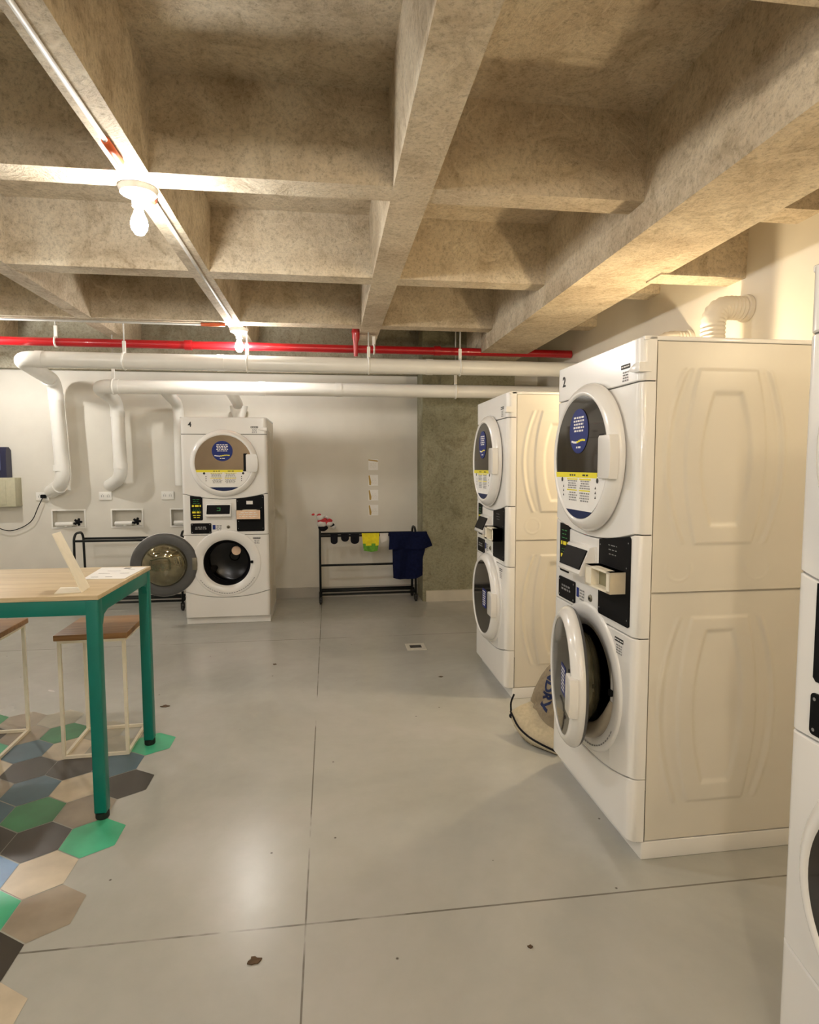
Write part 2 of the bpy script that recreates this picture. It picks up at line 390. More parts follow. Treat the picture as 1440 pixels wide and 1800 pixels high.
# ------------------------------------------------------------------ lamps
for i, (x, y, z, wt, col, kind, lab) in enumerate(LAMPS):
    g = 'bulbs in bare white holders'
    t = thing('ceiling_lamp' if kind == 'rib' else 'wall_lamp', lab, 'lamp', (x, y, z), 0, g)
    if kind == 'rib':
        B().lathe([(0, .150), (.078, .150), (.08, .142), (.072, .122), (.05, .112), (.03, .108), (.026, .07), (0, .07)], axis='z', seg=32).build('lamp_holder', M['porcelain'], t, smooth=40)
    else:
        B().lathe([(0, XR-x), (.055, XR-x), (.055, XR-x-.02), (.03, XR-x-.04), (.026, .05), (0, .05)], axis='x', seg=28).build('lamp_holder', M['porcelain'], t, smooth=40)
    pr = [(0, -.045), (.018, -.042), (.032, -.02), (.035, 0), (.031, .02), (.02, .045), (.014, .072), (0, .075)]
    bl = B().lathe(pr, axis='z' if kind == 'rib' else 'x', seg=24).build('bulb', lampmat(col, wt), t, smooth=60)
# conduits along the rib
def conduit(name, pts, lab, r=.009, parts=()):
    t = thing(name, lab, 'conduit', pts[0])
    b = B().tube([Vector(p)-Vector(pts[0]) for p in pts], r, 10); b.build('tube', M['galv'], t)
    for (p, q) in parts:
        B().tube([Vector(p)-Vector(pts[0]), Vector(q)-Vector(pts[0])], r*1.55, 12).build('sleeve', M['orange'], t)
    return t
zc = 2.567
conduit('conduit', [(-.775, .24, zc), (-.775, 2.56, zc)], 'thin metal conduit with orange end running up to the nearer lamp', parts=[((-.775, 2.36, zc), (-.775, 2.52, zc))])
conduit('conduit', [(-.745, 2.74, zc), (-.75, 5.08, zc)], 'thin metal conduit under the rib between the two lamps', parts=[((-.745, 2.76, zc), (-.745, 2.86, zc))])
conduit('conduit', [(-2.9, 5.2, zc), (-.83, 5.2, zc)], 'thin metal conduit crossing left from the farther lamp', parts=[((-1.02, 5.2, zc), (-.83, 5.2, zc))])

# ------------------------------------------------------------------ pipes
def collar(b, p, d, r, l=.03, m=0):
    p, d = Vector(p), Vector(d).normalized(); b.tube([p-d*l, p+d*l], r, 24, m)
b = B()
Y1, Z1, R1 = 5.38, 2.29, .066
path = fillet([(2.29, Y1, Z1), (-2.50, Y1, Z1), (-2.62, 6.30, 2.235), (-2.575, 6.30, 1.26), (-2.77, 6.47, 1.16)], .13, 10)
b.tube(path, R1, 28)
for p, d in (((-2.34, Y1, Z1), (1, 0, 0)), ((-2.60, 6.14, 2.24), (-.12, .92, 0)), ((-2.612, 6.30, 2.08), (0, 0, 1)), ((-2.595, 6.30, 1.40), (0, 0, 1)), ((-2.66, 6.375, 1.21), (-.2, .19, -.1)), ((.9, Y1, Z1), (1, 0, 0)), ((-.9, Y1, Z1), (1, 0, 0))):
    collar(b, p, d, R1+.004)
o = b.build('exhaust_pipe', M['pvc'], smooth=40); tag(o, 'upper white exhaust pipe crossing the room, dropping at far left to the rear wall', 'pipe', 'white exhaust pipes')
b = B(); Y2, Z2, R2 = 5.76, 2.125, .062
path = fillet([(2.29, Y2, Z2), (-2.04, Y2, Z2), (-2.065, 6.33, 2.05), (-2.05, 6.33, 1.30), (-2.21, 6.47, 1.22)], .12, 10)
b.tube(path, R2, 28)
for p, d in (((-1.88, Y2, Z2), (1, 0, 0)), ((-2.062, 6.33, 1.93), (0, 0, 1)), ((-2.052, 6.33, 1.42), (0, 0, 1)), ((.1, Y2, Z2), (1, 0, 0)), ((-.6, Y2, Z2), (1, 0, 0))): collar(b, p, d, R2+.004)
b.tube(fillet([(-1.49, Y2, Z2), (-1.49, 6.36, 2.03), (-1.49, 6.36, 1.22)], .12, 8), .052, 24)
b.tube(fillet([(-.90, Y2, Z2), (-.90, 6.36, 2.03), (-.90, 6.36, 1.22)], .12, 8), .052, 24)
b.tube([(-.90, 6.36, 1.9), (-.90, 6.36, 2.02)], [.06, .09], 24)
o = b.build('exhaust_pipe', M['pvc'], smooth=40); tag(o, 'lower white exhaust pipe passing just above the machine numbered 4', 'pipe', 'white exhaust pipes')
b = B(); b.tube([(XL+.01, 5.55, 2.468), (XR-.01, 5.55, 2.462)], .036, 20)
for x in (-1.2, 1.0): collar(b, (x, 5.55, 2.465), (1, 0, 0), .044, .03)
o = b.build('fire_pipe', M['red'], smooth=40); tag(o, 'long red fire pipe running under the ceiling ribs', 'pipe')
# hanging red drop with its rod
t = thing('pipe_drop', 'short red vertical pipe hanging from a rod onto the red fire pipe', 'pipe fitting', (.25, 5.44, 2.44))
b = B(); b.tube([(0, 0, -.06), (0, 0, .06), (.002, 0, .10), (.004, 0, .36), (.004, 0, .38)], [.018, .022, .034, .034, .012], 16)
for z in (.14, .2, .26, .32): b.tube([(.003, 0, z), (.003, 0, z+.025)], .04, 16)
b.build('red_body', M['red'], t, smooth=40)
B().tube([(.004, 0, .38), (.004, 0, .515)], .006, 8).build('rod', M['galv'], t)
def hanger(x, y, z, r, top, lab, two=False):
    t = thing('pipe_hanger', lab, 'hanger', (x, y, z), 0, 'pipe hangers')
    b = B(); n = 24
    b.tube([( 0, (r+.004)*math.cos(2*PI*k/n), (r+.004)*math.sin(2*PI*k/n)) for k in range(n)], .008, 8, closed=True)
    b.build('clamp', M['pvc'], t)
    B().tube([(0, 0, r), (0, 0, top-z)], .006, 8).build('rod', M['galv'], t)
    B().box(-.014, .014, -.006, .006, r, r+.10, bev=.003).build('bracket', M['pvc'], t)
for x, y, z, r, lab in ((-1.68, Y1, Z1, R1, 'white clamp hanger holding the upper pipe, leftmost on that pipe'), (-.68, Y1, Z1, R1, 'white clamp hanger on the upper pipe right under the farther lamp'),
                        (.36, Y1, Z1, R1, 'white clamp hanger on the upper pipe beside the red drop'), (1.18, Y1, Z1, R1, 'white clamp hanger on the upper pipe in front of the concrete column'),
                        (-1.9, Y2, Z2, R2, 'white clamp hanger on the lower pipe near its left elbow'), (1.22, Y2, Z2, R2, 'white clamp hanger on the lower pipe in front of the concrete column'),
                        (-2.28, 5.55, 2.467, .036, 'thin rod hanger holding the red pipe at far left'), (.42, 5.55, 2.465, .036, 'thin rod hanger holding the red pipe beside the wide rib')):
    hanger(x, y, z, r, ZC+.01 if abs(x-.42) > .1 else 2.59, lab)

# flexible ducts behind the machines
def flex(pts, r, lab):
    b = B(); P = fillet(pts, .13, 14); L = []; 
    # resample evenly with ribbing
    tot = 0; seg = [0]
    for i in range(1, len(P)): tot += (P[i]-P[i-1]).length; seg.append(tot)
    n = int(tot/.011)
    for k in range(n+1):
        s_ = tot*k/n; i = max(j for j in range(len(seg)) if seg[j] <= s_+1e-9); i = min(i, len(P)-2)
        u = (s_-seg[i])/max(1e-6, seg[i+1]-seg[i]); L.append(P[i].lerp(P[i+1], u))
    b.tube(L, [r*(1+(.05 if k % 2 else -.04)) for k in range(len(L))], 22)
    collar(b, L[-2], L[-1]-L[-3], r+.012, .012)
    tag(b.build('flexible_duct', M['flex'], smooth=50), lab, 'duct', 'white ribbed dryer ducts')
flex([(2.10, 3.12, .35), (2.10, 3.12, 2.27), (2.295, 3.12, 2.27)], .062, 'ribbed white duct bending into the right wall above the machine numbered 2')
flex([(2.10, 3.66, .35), (2.10, 3.66, 2.20), (2.295, 3.66, 2.20)], .062, 'ribbed white duct mostly hidden behind the machine numbered 2, only its bend showing')
flex([(2.08, 2.30, .35), (2.08, 2.30, 2.16), (2.295, 2.30, 2.16)], .062, 'ribbed white duct rising at the right edge of the picture')

# ------------------------------------------------------------------ stacked washer dryers
W, D, H = .735, .645, 1.84
PD = .055          # depth of the bulging front panels
YFR = -D/2         # front face
YS = YFR+PD        # plane where the side panels begin
def curved_panel(zb, zt, yface=YFR, yback=YS, w=W, r=.03, nx=36):
    """front panel with rounded vertical edges; zb, zt are functions of x"""
    b = B(); xs = []
    prof = [(-w/2, yback)]
    for k in range(7): a = PI/2*k/6; prof.append((-w/2+r-r*math.cos(a), yface+r-r*math.sin(a)))
    for k in range(1, nx): prof.append((-w/2+r+(w-2*r)*k/nx, yface))
    for k in range(7): a = PI/2*(1-k/6); prof.append((w/2-r+r*math.cos(a), yface+r-r*math.sin(a)))
    prof.append((w/2, yback))
    e = .003
    rows = []
    for (x, y) in prof:
        z0, z1 = zb(x), zt(x)
        s = 1 if y < yback-.001 else 0
        rows.append([b.bm.verts.new(p) for p in ((x, min(yback, y+e*1.3*s), z0), (x, y, z0+e), (x, y, z1-e), (x, min(yback, y+e*1.3*s), z1), (x*.98, yback, z1), (x*.98, yback, z0))])
    for i in range(len(rows)-1):
        for k in range(6):
            a, c = rows[i], rows[i+1]; k2 = (k+1) % 6
            f = b.bm.faces.new((a[k], c[k], c[k2], a[k2])); f.smooth = k == 1
    b.bm.faces.new(rows[0]); b.bm.faces.new(rows[-1][::-1])
    return b
def arc(z_edge, dip, p=2.0): return lambda x: z_edge-dip*max(0, 1-(abs(x)/(W*.47))**p)
G = .0022
sA = lambda x: 1.690
sB = arc(1.168, .045, 2.2)
sC = lambda x: .805
sD = arc(.298, .052, 2.2)
def off(f, d): return lambda x: f(x)+d
def side_mesh(z0, z1, kind):
    """pressed sheet side panel in local (y, z), displaced outward in x"""
    u0, u1 = YS+.004, D/2
    ny, nz = 120, 190
    b = B(); rows = []
    def sm(t): t = max(0, min(1, t)); return t*t*(3-2*t)
    def hw(v, hm, he): return hm-(hm-he)*v*v
    for j in range(nz+1):
        z = z0+(z1-z0)*j/nz; row = []
        for i in range(ny+1):
            u = (u1-u0)*i/ny; y = u0+u; h = 0
            cu = .262; du = abs(u-cu)
            if kind == 'dryer': zc_, hz = (1.737+1.128)/2, (1.737-1.128)/2; iz0, iz1 = 1.20, 1.652
            else: zc_, hz = (.88+.20)/2, (.88-.20)/2; iz0, iz1 = .275, .825
            v = (z-zc_)/hz
            if abs(v) < 1.05:
                # outer bowed ribs
                e = hw(v, .222, .155); wv = sm((1.0-abs(v))/.04)
                h += .0035*math.exp(-((du-e)/.0075)**2)*wv
                h += -.002*math.exp(-((du-e+.02)/.008)**2)*wv
                # barrel frame
                e2 = hw(v, .158, .112)
                ins = min((e2-du), (1-abs(v))*hz)
                h += .0045*sm(ins/.012)
                # inner pressed field
                vi = (z-(iz0+iz1)/2)/((iz1-iz0)/2); e3 = hw(vi, .092, .05)
                ins = min(e3-du, (1-abs(vi))*(iz1-iz0)/2)
                h += -.0065*sm(ins/.022+.5)
            if kind == 'dryer':
                for cc in (.10, .40):
                    rr = math.hypot(u-cc, z-1.05); h += .0018*math.exp(-((rr-.045)/.004)**2)*(1 if z < 1.07 else .3)
            ed = min(i, ny-i, j, nz-j)
            if ed == 0: h = 0
            row.append(b.bm.verts.new((W/2+h-.001, y, z)))
        rows.append(row)
    for j in range(nz):
        for i in range(ny):
            f = b.bm.faces.new((rows[j][i], rows[j][i+1], rows[j+1][i+1], rows[j+1][i])); f.smooth = True
    return b
SIDE = {}
def side_panel(parent, kind, sgn):
    key = (kind, sgn)
    if key not in SIDE:
        b = side_mesh(.968, 1.822, kind) if kind == 'dryer' else side_mesh(.072, .960, kind)
        if sgn < 0: b.xf(Matrix.Diagonal((-1, 1, 1, 1)))
        o = b.build('side_panel', M['side'], parent, smooth=30); SIDE[key] = o.data
        return o
    o = link(bpy.data.objects.new('side_panel', SIDE[key])); o.parent = parent; return o
def lines(b, x0, x1, z0, z1, n, y, m, jag=.5, t=.28):
    """rows of small print as bars"""
    h = (z1-z0)/n; rnd = random.Random(int(x0*1e4+z0*1e3))
    for k in range(n):
        zz = z1-h*(k+.5); L = (x1-x0)*(1-jag*rnd.random()*.6); cx = (x0+x1)/2
        x = cx-L/2
        while x < cx+L/2-.002:
            wl = min(rnd.uniform(.3, .9)*h*2.2, cx+L/2-x); b.rect(x, x+wl, zz-h*t, zz+h*t, y, m); x += wl+h*.45
def chord(R, z_hi, n=30, zlo=None):
    """part of the disc of radius R below z_hi (and above zlo)"""
    a0 = math.asin(z_hi/R); lo = -PI/2 if zlo is None else math.asin(zlo/R)
    right = [(R*math.cos(a0+(lo-a0)*k/n), R*math.sin(a0+(lo-a0)*k/n)) for k in range(n+1)]
    left = [(-x, z) for x, z in right[::-1]]
    if zlo is None: left = left[1:]
    return right+left
def make_door(parent, cx, cz, R, hinge_x, angle, washer, glass, sticker=True, closed=True):
    d = link(bpy.data.objects.new('door', None)); d.parent = parent; d.empty_display_size = .05
    yh = YFR-.004
    d.location = (hinge_x, yh, cz); d.rotation_euler = (0, 0, -math.radians(angle))
    ox = cx-hinge_x
    Ri = R*.835
    B().lathe([(Ri-.012, -.004), (R-.004, -.002), (R, -.010), (R-.002, -.020), (R-.010, -.032), (R-.022, -.042), (Ri+.014, -.0495), (Ri+.005, -.0505), (Ri, -.046), (Ri-.012, -.030)], (ox, 0, 0), seg=72, closed=True).build('door_ring', M['white'], d, smooth=50)
    B().lathe([(0, -.0455), (Ri*.5, -.0452), (Ri+.001, -.0440), (Ri+.001, -.034), (0, -.034)], (ox, 0, 0), seg=64).build('glass', glass, d, smooth=50)
    # handle block on the side away from the hinge
    o = []
    za = .078 if not washer else .072
    a1 = math.asin(za/R)
    for k in range(11): a = -a1+2*a1*k/10; o.append(((R+.001)*math.cos(a), (R+.001)*math.sin(a)))
    xi = R*.655
    o += [(xi+.008, za), (xi, za-.01), (xi, -za+.01), (xi+.008, -za)]
    B().prism([(x+ox, z) for x, z in o], -.062, -.030, bev=.005).build('handle', M['white'], d, smooth=35)
    B().prism([(x+ox, z) for x, z in rrect(xi-.022, xi+.01, -za, za+.006, .004)], -.0465, -.040).build('handle_recess', M['black'], d)
    if sticker:
        y = -.0468
        Rg = Ri-.002
        b = B()
        pts = chord(Rg, -.072)
        b.prism([(x+ox, z) for x, z in pts], y+.001, y, 0)
        yb = chord(Rg, -.058, zlo=-.079)
        xr = xi-.03
        b.prism([(min(x, xr)+ox, z) for x, z in yb], y+.001, y-.0002, 1)
        b.prism([(x+ox, z) for x, z in chord(Rg, -Rg*.865)], y+.001, y-.0003, 2)
        yy = y-.0006
        for sx in (-1, 1):
            lines(b, ox+sx*.06-.05, ox+sx*.06+.045, -.125, -.088, 4, yy, 3)
            lines(b, ox+sx*.055-.045, ox+sx*.055+.045, -.175, -.135, 4, yy, 3)
            b.rect(ox+sx*.06-.055, ox+sx*.06+.05, -.088, -.082, yy, 1); b.rect(ox+sx*.06-.055, ox+sx*.06+.045, -.132, -.127, yy, 1)
            for q in range(3):
                z = -.115-.018*q; x = ox+sx*.150; b.face([(x-.006, yy, z-.005), (x+.006, yy, z-.005), (x, yy, z+.006)], 4)
            b.disc(ox+sx*.165, yy, -.088, .010, 4, 16)
            lines(b, ox+sx*.06-.03, ox+sx*.06+.03, -.077, -.061, 1, y-.0008, 4, .3, .2)
        b.build('instruction_label', [M['paper'], M['yellow'], M['navy'], M['ink'], M['inkdark']], d, recalc=False)
        b = B(); b.disc(ox-.008, y-.0006, .105, .088, 0); lines(b, ox-.06, ox+.044, .10, .165, 5, y-.001, 1)
        # yellow and white swash below the words
        for k in range(8):
            x = ox-.075+.016*k; z = .066-.004*math.sin(k*.8); b.face([(x, y-.001, z-.004), (x+.017, y-.001, z-.0055+.001*k*.2), (x+.017, y-.001, z+.003), (x, y-.001, z+.004)], 2 if 2 < k < 8 else 1)
        lines(b, ox-.03, ox+.015, .035, .048, 1, y-.001, 1, .1)
        b.build('round_sticker', [M['blue'], M['paper'], M['yellow']], d, recalc=False)
    if washer:
        y = -.0468
        if not sticker:
            b = B(); b.prism([(x+ox, z) for x, z in rrect(.01, .105, -.06, .06, .01)], y+.001, y, 0)
            lines(b, ox+.02, ox+.095, -.05, .05, 7, y-.0006, 1)
            b.build('blue_sticker', [M['blue'], M['paper']], d, recalc=False)
        B().lathe([(R-.003, -.002), (R-.012, .010), (R-.03, .014), (.205, .016), (.188, .012), (.188, -.002)], (ox, 0, 0), seg=64, closed=True).build('door_back', M['darkgrey'], d, smooth=50)
        B().lathe([(.190, .010), (.182, .04), (.165, .066), (.13, .084), (.07, .094), (0, .097)], (ox, 0, 0), seg=56).build('glass_bowl', M['bowl'], d, smooth=60)
        b = B(); b.box(-.008, .035, -.012, .016, -.055, .055, bev=.004); b.build('hinge', M['steel'], d, smooth=35)
    return d
def washer_hole_panel(parent):
    b = curved_panel(off(sD, G), off(sC, -G)); o = b.build('washer_front', M['white'], None, smooth=30)
    cut = B().tube([(0, YFR-.1, .555), (0, YFR+.2, .555)], .205, 72).build('cut', M['white'])
    md = o.modifiers.new('b', 'BOOLEAN'); md.object = cut; md.operation = 'DIFFERENCE'; md.solver = 'EXACT'
    dg = bpy.context.evaluated_depsgraph_get(); dg.update()
    me = bpy.data.meshes.new_from_object(o.evaluated_get(dg)); o.modifiers.clear(); old = o.data; o.data = me
    bpy.data.meshes.remove(old); bpy.data.objects.remove(cut); o.parent = parent
    return o
def badge(parent, x, z, name='maker_badge'):
    b = B(); y = YFR-.001
    b.rect(x-.032, x+.032, z-.007, z+.009, y, 0)
    lines(b, x-.029, x+.029, z-.003, z+.005, 1, y-.0004, 1, .05, .3)
    lines(b, x-.024, x+.026, z-.052, z-.014, 4, y, 2, .4)
    b.build(name, [M['inkdark'], M['paper'], M['ink']], parent, recalc=False)
def machine(loc, rotz, lab, open_angle=None, glass=None, number=None, washer_glass=None, closed_sticker=False, both_sides=True):
    t = thing('stacked_washer_dryer', lab, 'washer dryer', loc, rotz, 'white stacked washer and dryer units')
    # carcass: open at the front so that the drum cavity is real
    b = B(); th = .008
    e_ = .009; b.box(-W/2+e_, -W/2+e_+th, YS, D/2, .066, H-.012); b.box(W/2-th-e_, W/2-e_, YS, D/2, .066, H-.012)
    b.box(-W/2+.002, W/2-.002, D/2-th, D/2+.001, .066, H-.012); b.box(-W/2+e_, W/2-e_, YS, D/2, .81, .83); b.box(-W/2+.02, W/2-.02, YS-.002, YS+.012, .83, H-.02)
    b.box(-W/2+th, W/2-th, YS, D/2, .07, .09)
    b.box(-W/2+.02, W/2-.02, YS-.002, YS+.012, .07, .26)
    b.build('cabinet', M['side'], t)
    B().box(-W/2+.004, W/2-.004, YFR+.03, YS+.004, .066, .255).build('front_backing', M['gap'], t)
    B().box(-W/2, W/2, YFR+.01, D/2, H-.016, H, bev=.004).build('top_cover', M['white'], t, smooth=40)
    B().box(-W/2+.001, W/2-.001, YS-.008, D/2, 0.0, .066, bev=.004).build('plinth', M['white'], t, smooth=40)
    side_panel(t, 'dryer', 1); side_panel(t, 'washer', 1)
    side_panel(t, 'dryer', -1); side_panel(t, 'washer', -1)
    curved_panel(off(sA, G), lambda x: H-.004).build('top_panel', M['white'], t, smooth=30)
    curved_panel(off(sB, G), off(sA, -G)).build('dryer_front', M['white'], t, smooth=30)
    curved_panel(off(sC, G), off(sB, -G)).build('control_panel', M['white'], t, smooth=30)
    curved_panel(lambda x: .069, off(sD, -G)).build('drawer_panel', M['white'], t, smooth=30)
    # dark shadow gaps behind the seams
    for z0, z1 in ((1.66, 1.72), (1.10, 1.20), (.79, .82)): B().box(-W/2+.004, W/2-.004, YFR+.02, YS-.001, z0, z1).build('seam_backing', M['gap'], t)
    # latch on the near top corner
    b = B(); b.prism([(W/2-.075, 1.733), (W/2-.035, 1.752), (W/2+.004, 1.752), (W/2+.004, 1.720), (W/2-.03, 1.720)], YFR-.010, YFR+.035, bev=.004); b.build('latch', M['white'], t, smooth=40)
    if number:
        nb = text_bm(number, .062, .001, .001).xf(Matrix.Translation((-.285, YFR-.001, 1.772)) @ FRONT); nb.build('number', M['inkdark'], t)
    badge(t, .262, 1.752); badge(t, .262, .772)
    # dryer door
    make_door(t, 0, 1.438, .292, -.27, 0, False, glass or M['glass'])
    # controls
    y = YFR
    b = B(); b.prism([(-.30, .945), (-.292, .937), (-.203, .937), (-.195, .945), (-.195, 1.135), (-.21, 1.146), (-.30, 1.152)], y-.002, y+.004, 0)
    for z in (1.062, 1.005): lines(b, -.285, -.21, z-.006, z+.012, 1, y-.003, 1, .05, .45)
    lines(b, -.28, -.215, 1.08, 1.13, 3, y-.003, 2, .4, .12); lines(b, -.28, -.215, 1.02, 1.045, 2, y-.003, 2, .4, .12); lines(b, -.28, -.215, .955, .99, 2, y-.003, 1, .4, .18)
    b.build('price_label', [M['black'], M['yellow'], M['green_led']], t, recalc=False)
    b = B(); b.prism([(-.165, .965), (.055, .965), (.065, .98), (.065, 1.088), (-.155, 1.088), (-.165, 1.078)], y-.004, y+.004)
    b.prism([(y-.062, .972), (y-.066, .980), (y-.022, 1.082), (y, 1.088), (y, .966)], -.163, .052, axis='x', bev=.003)
    b.build('display_housing', M['white'], t, smooth=35)
    ang = math.atan2(.044, .102)
    Md = Matrix.Translation((-.055, y-.0455, 1.032)) @ Matrix.Rotation(-ang, 4, 'X')
    b = B(); b.prism(rrect(-.098, .098, -.040, .043, .004), -.0035, .004, 0)
    
    if number == '4': b.rect(-.012, .018, -.012, -.006, -.0045, 1); b.rect(-.012, .018, .012, .017, -.0045, 1); b.rect(.012, .018, -.012, .017, -.0045, 1)
    b.xf(Md); b.build('display_screen', [M['black'], M['green_led']], t, recalc=False)
    b = B(); b.prism(rrect(-.30, -.125, .820, .912, .008), y-.005, y+.004, 0, bev=.001)
    lines(b, -.265, -.165, .855, .885, 2, y-.007, 1, .2)
    for px, pz in ((-.288, .832), (-.288, .900), (-.137, .832), (-.137, .900)): b.disc(px, y-.0065, pz, .004, 1, 10)
    b.build('coin_plate', [M['black'], M['ink']], t, recalc=False)
    b = B(); b.rect(-.115, -.09, .855, .895, y-.0012, 0); lines(b, -.085, -.035, .845, .895, 4, y-.0012, 1, .3); b.build('small_decal', [M['blue'], M['ink']], t, recalc=False)
    B().lathe([(0, y-.006), (.012, y-.006), (.015, y-.001), (.015, y+.003)], (.02, 0, .875), seg=20).lathe([(0, y-.008), (.005, y-.008), (.005, y-.005)], (.02, 0, .875), seg=10, m=1).build('key_lock', [M['steel'], M['black']], t)
    b = B(); b.prism([(.093, .842), (.101, .835), (.325, .835), (.333, .842), (.333, 1.150), (.325, 1.158), (.093, 1.124)], y-.004, y+.004, 0)
    for px, pz in ((.105, .86), (.32, .86), (.105, 1.105), (.32, 1.135), (.31, 1.045), (.11, .925)): b.disc(px, y-.0052, pz, .003, 2, 10)
    if number == '4': b.rect(.18, .235, 1.075, 1.105, y-.005, 1)
    else: lines(b, .17, .24, 1.07, 1.12, 3, y-.005, 2, .6, .1)
    b.build('payment_plate', [M['black'], M['paper'], M['ink']], t, recalc=False)
    b = B()   # protruding box with a recess
    x0, x1, z0, z1, yb = .098, .305, .952, 1.030, y-.062
    b.box(x0, x1, yb, y, z0, z0+.008); b.box(x0, x1, yb, y, z1-.008, z1); b.box(x0, x0+.008, yb, y, z0, z1); b.box(x1-.008, x1, yb, y, z0, z1)
    b.box(x0, x0+.055, yb, y, z0, z1); b.box(x1-.03, x1, yb, y, z0, z1)
    b.box(x0+.05, x1-.03, y-.03, y, z0, z1, m=1)
    bx = b.build('reader_box', [M['cream'], M['olive']], t)
    if number == '4':
        b = B(); b.rect(x0+.002, x1-.002, z0-.004, z1-.004, yb-.001, 0); lines(b, x0+.02, x1-.02, z0+.01, z1-.015, 3, yb-.0015, 1, .4, .15); b.build('card_notice', [M['pinktape'], M['paper']], t, recalc=False)
    # washer
    washer_hole_panel(t)
    B().lathe([(.298, y+.001), (.294, y-.005), (.286, y-.008), (.250, y-.007), (.215, y+.002), (.203, y+.020), (.203, y+.05)], (0, 0, .555), seg=72).build('porthole_bezel', M['white'], t, smooth=60, recalc=True)
    B().lathe([(.207, y+.012), (.200, y+.008), (.190, y+.018), (.186, y+.036), (.178, y+.040), (.176, y+.055), (.184, y+.062), (.182, y+.078), (.172, y+.086), (.176, y+.10), (.215, y+.115), (.235, y+.13)], (0, 0, .555), seg=64).build('gasket', M['black'] if open_angle else M['gasket'], t, smooth=60)
    if number == '2':   # sagging lower lip of the rubber seal
        P_ = []; R_ = []
        for k in range(41):
            a = math.radians(188+164*k/40); u = math.sin(PI*k/40); rr = .216-.004*u; P_.append((rr*math.cos(a), y+.004-.022*u, .555+rr*math.sin(a))); R_.append(.010+.022*u**.7)
        B().tube(P_, R_, 16).build('seal_lip', M['gasket'], t, smooth=60)
        P_ = [(p[0]*.985, p[1]-.030*math.sin(PI*k/40)+.002, .555+(p[2]-.555)*.985) for k, p in enumerate(P_)]
        B().tube(P_, .0035, 8).build('seal_groove', M['gap'], t)
    b = B(); b.lathe([(.20, y+.10), (.24, y+.115), (.245, y+.13), (.245, y+.43), (.22, y+.45), (.05, y+.45), (.04, y+.44), (0, y+.44)], (0, 0, .555), seg=64)
    for k in range(3):
        a = 2*PI*k/3+.5; Mx = Matrix.Translation((0, 0, .555)) @ Matrix.Rotation(a, 4, 'Y')
        b.prism([(.245, -.05), (.245, .05), (.185, .014), (.185, -.014)], y+.14, y+.42); 
        vs = b.bm.verts[-8:]; bmesh.ops.transform(b.bm, matrix=Mx, verts=vs)
    b.build('drum', M['drum'], t, smooth=40)
    if open_angle:
        B().box(.206, .228, y-.012, y, .548, .572, bev=.003).build('door_catch', M['black'], t)
        b = B()      # print around the lower rim
        for k in range(26):
            a = math.radians(214+k*4.6)
            cx, cz = .272*math.cos(a), .555+.272*math.sin(a); tx, tz = -math.sin(a), math.cos(a); nx_, nz_ = math.cos(a), math.sin(a)
            l, h = .0075, .0028
            b.face([(cx+tx*l*s1+nx_*h*s2, y-.0095, cz+tz*l*s1+nz_*h*s2) for s1, s2 in ((-1, -1), (1, -1), (1, 1), (-1, 1))])
        b.build('rim_print', M['ink'], t, recalc=False)
        make_door(t, 0, .555, .280, -.262, open_angle, True, M['glass'], sticker=False)
    else: make_door(t, 0, .555, .285, -.27, 0, True, washer_glass or M['glass'], sticker=False)
    return t
XF = 1.037
machine((XF+D/2, 1.925+W/2, 0), -PI/2+math.radians(.5), 'white stacked washer dryer numbered 2 with its lower door ajar, largest unit in view', 12.5, number='2')
machine((XF+D/2, 3.435+W/2, 0), -PI/2, 'white stacked washer dryer with both doors closed standing farther along the right wall', None)
machine((XF+D/2+.006, .487+W/2, 0), -PI/2, 'nearest white stacked washer dryer, cut off by the right edge of the picture', None)
machine((-1.275+W/2, 5.47+D/2, 0), 0, 'white stacked washer dryer numbered 4 by the rear wall, lower door wide open', 172, glass=M['mirror'], number='4')
# the small white cap left hanging inside the drum of unit 4
t = tag(B().lathe([(0, 0), (.040, .002), (.042, .010), (.02, .016), (0, .016)], seg=24).build('plastic_cap', M['pinktape'], smooth=40, loc=(-.845, 5.60, .645)), 'round peach plastic cap on the drum glass of the machine numbered 4', 'cap')
t.parent = None

# power plug seen beside machine 4
t = thing('wall_plug', 'black plug and cord on the rear wall to the right of the machine numbered 4', 'plug', (-.60, 6.50, .93))
B().box(-.03, .03, -.012, 0, -.055, .055, bev=.004).build('outlet_plate', M['porcelain'], t)
B().box(-.018, .022, -.05, -.012, -.02, .02, bev=.006).build('plug_body', M['black'], t)
B().tube(fillet([(0, -.04, -.01), (0, -.07, -.08), (-.02, -.06, -.45), (-.12, -.05, -.60)], .05), .006, 8).build('cord', M['black'], t)

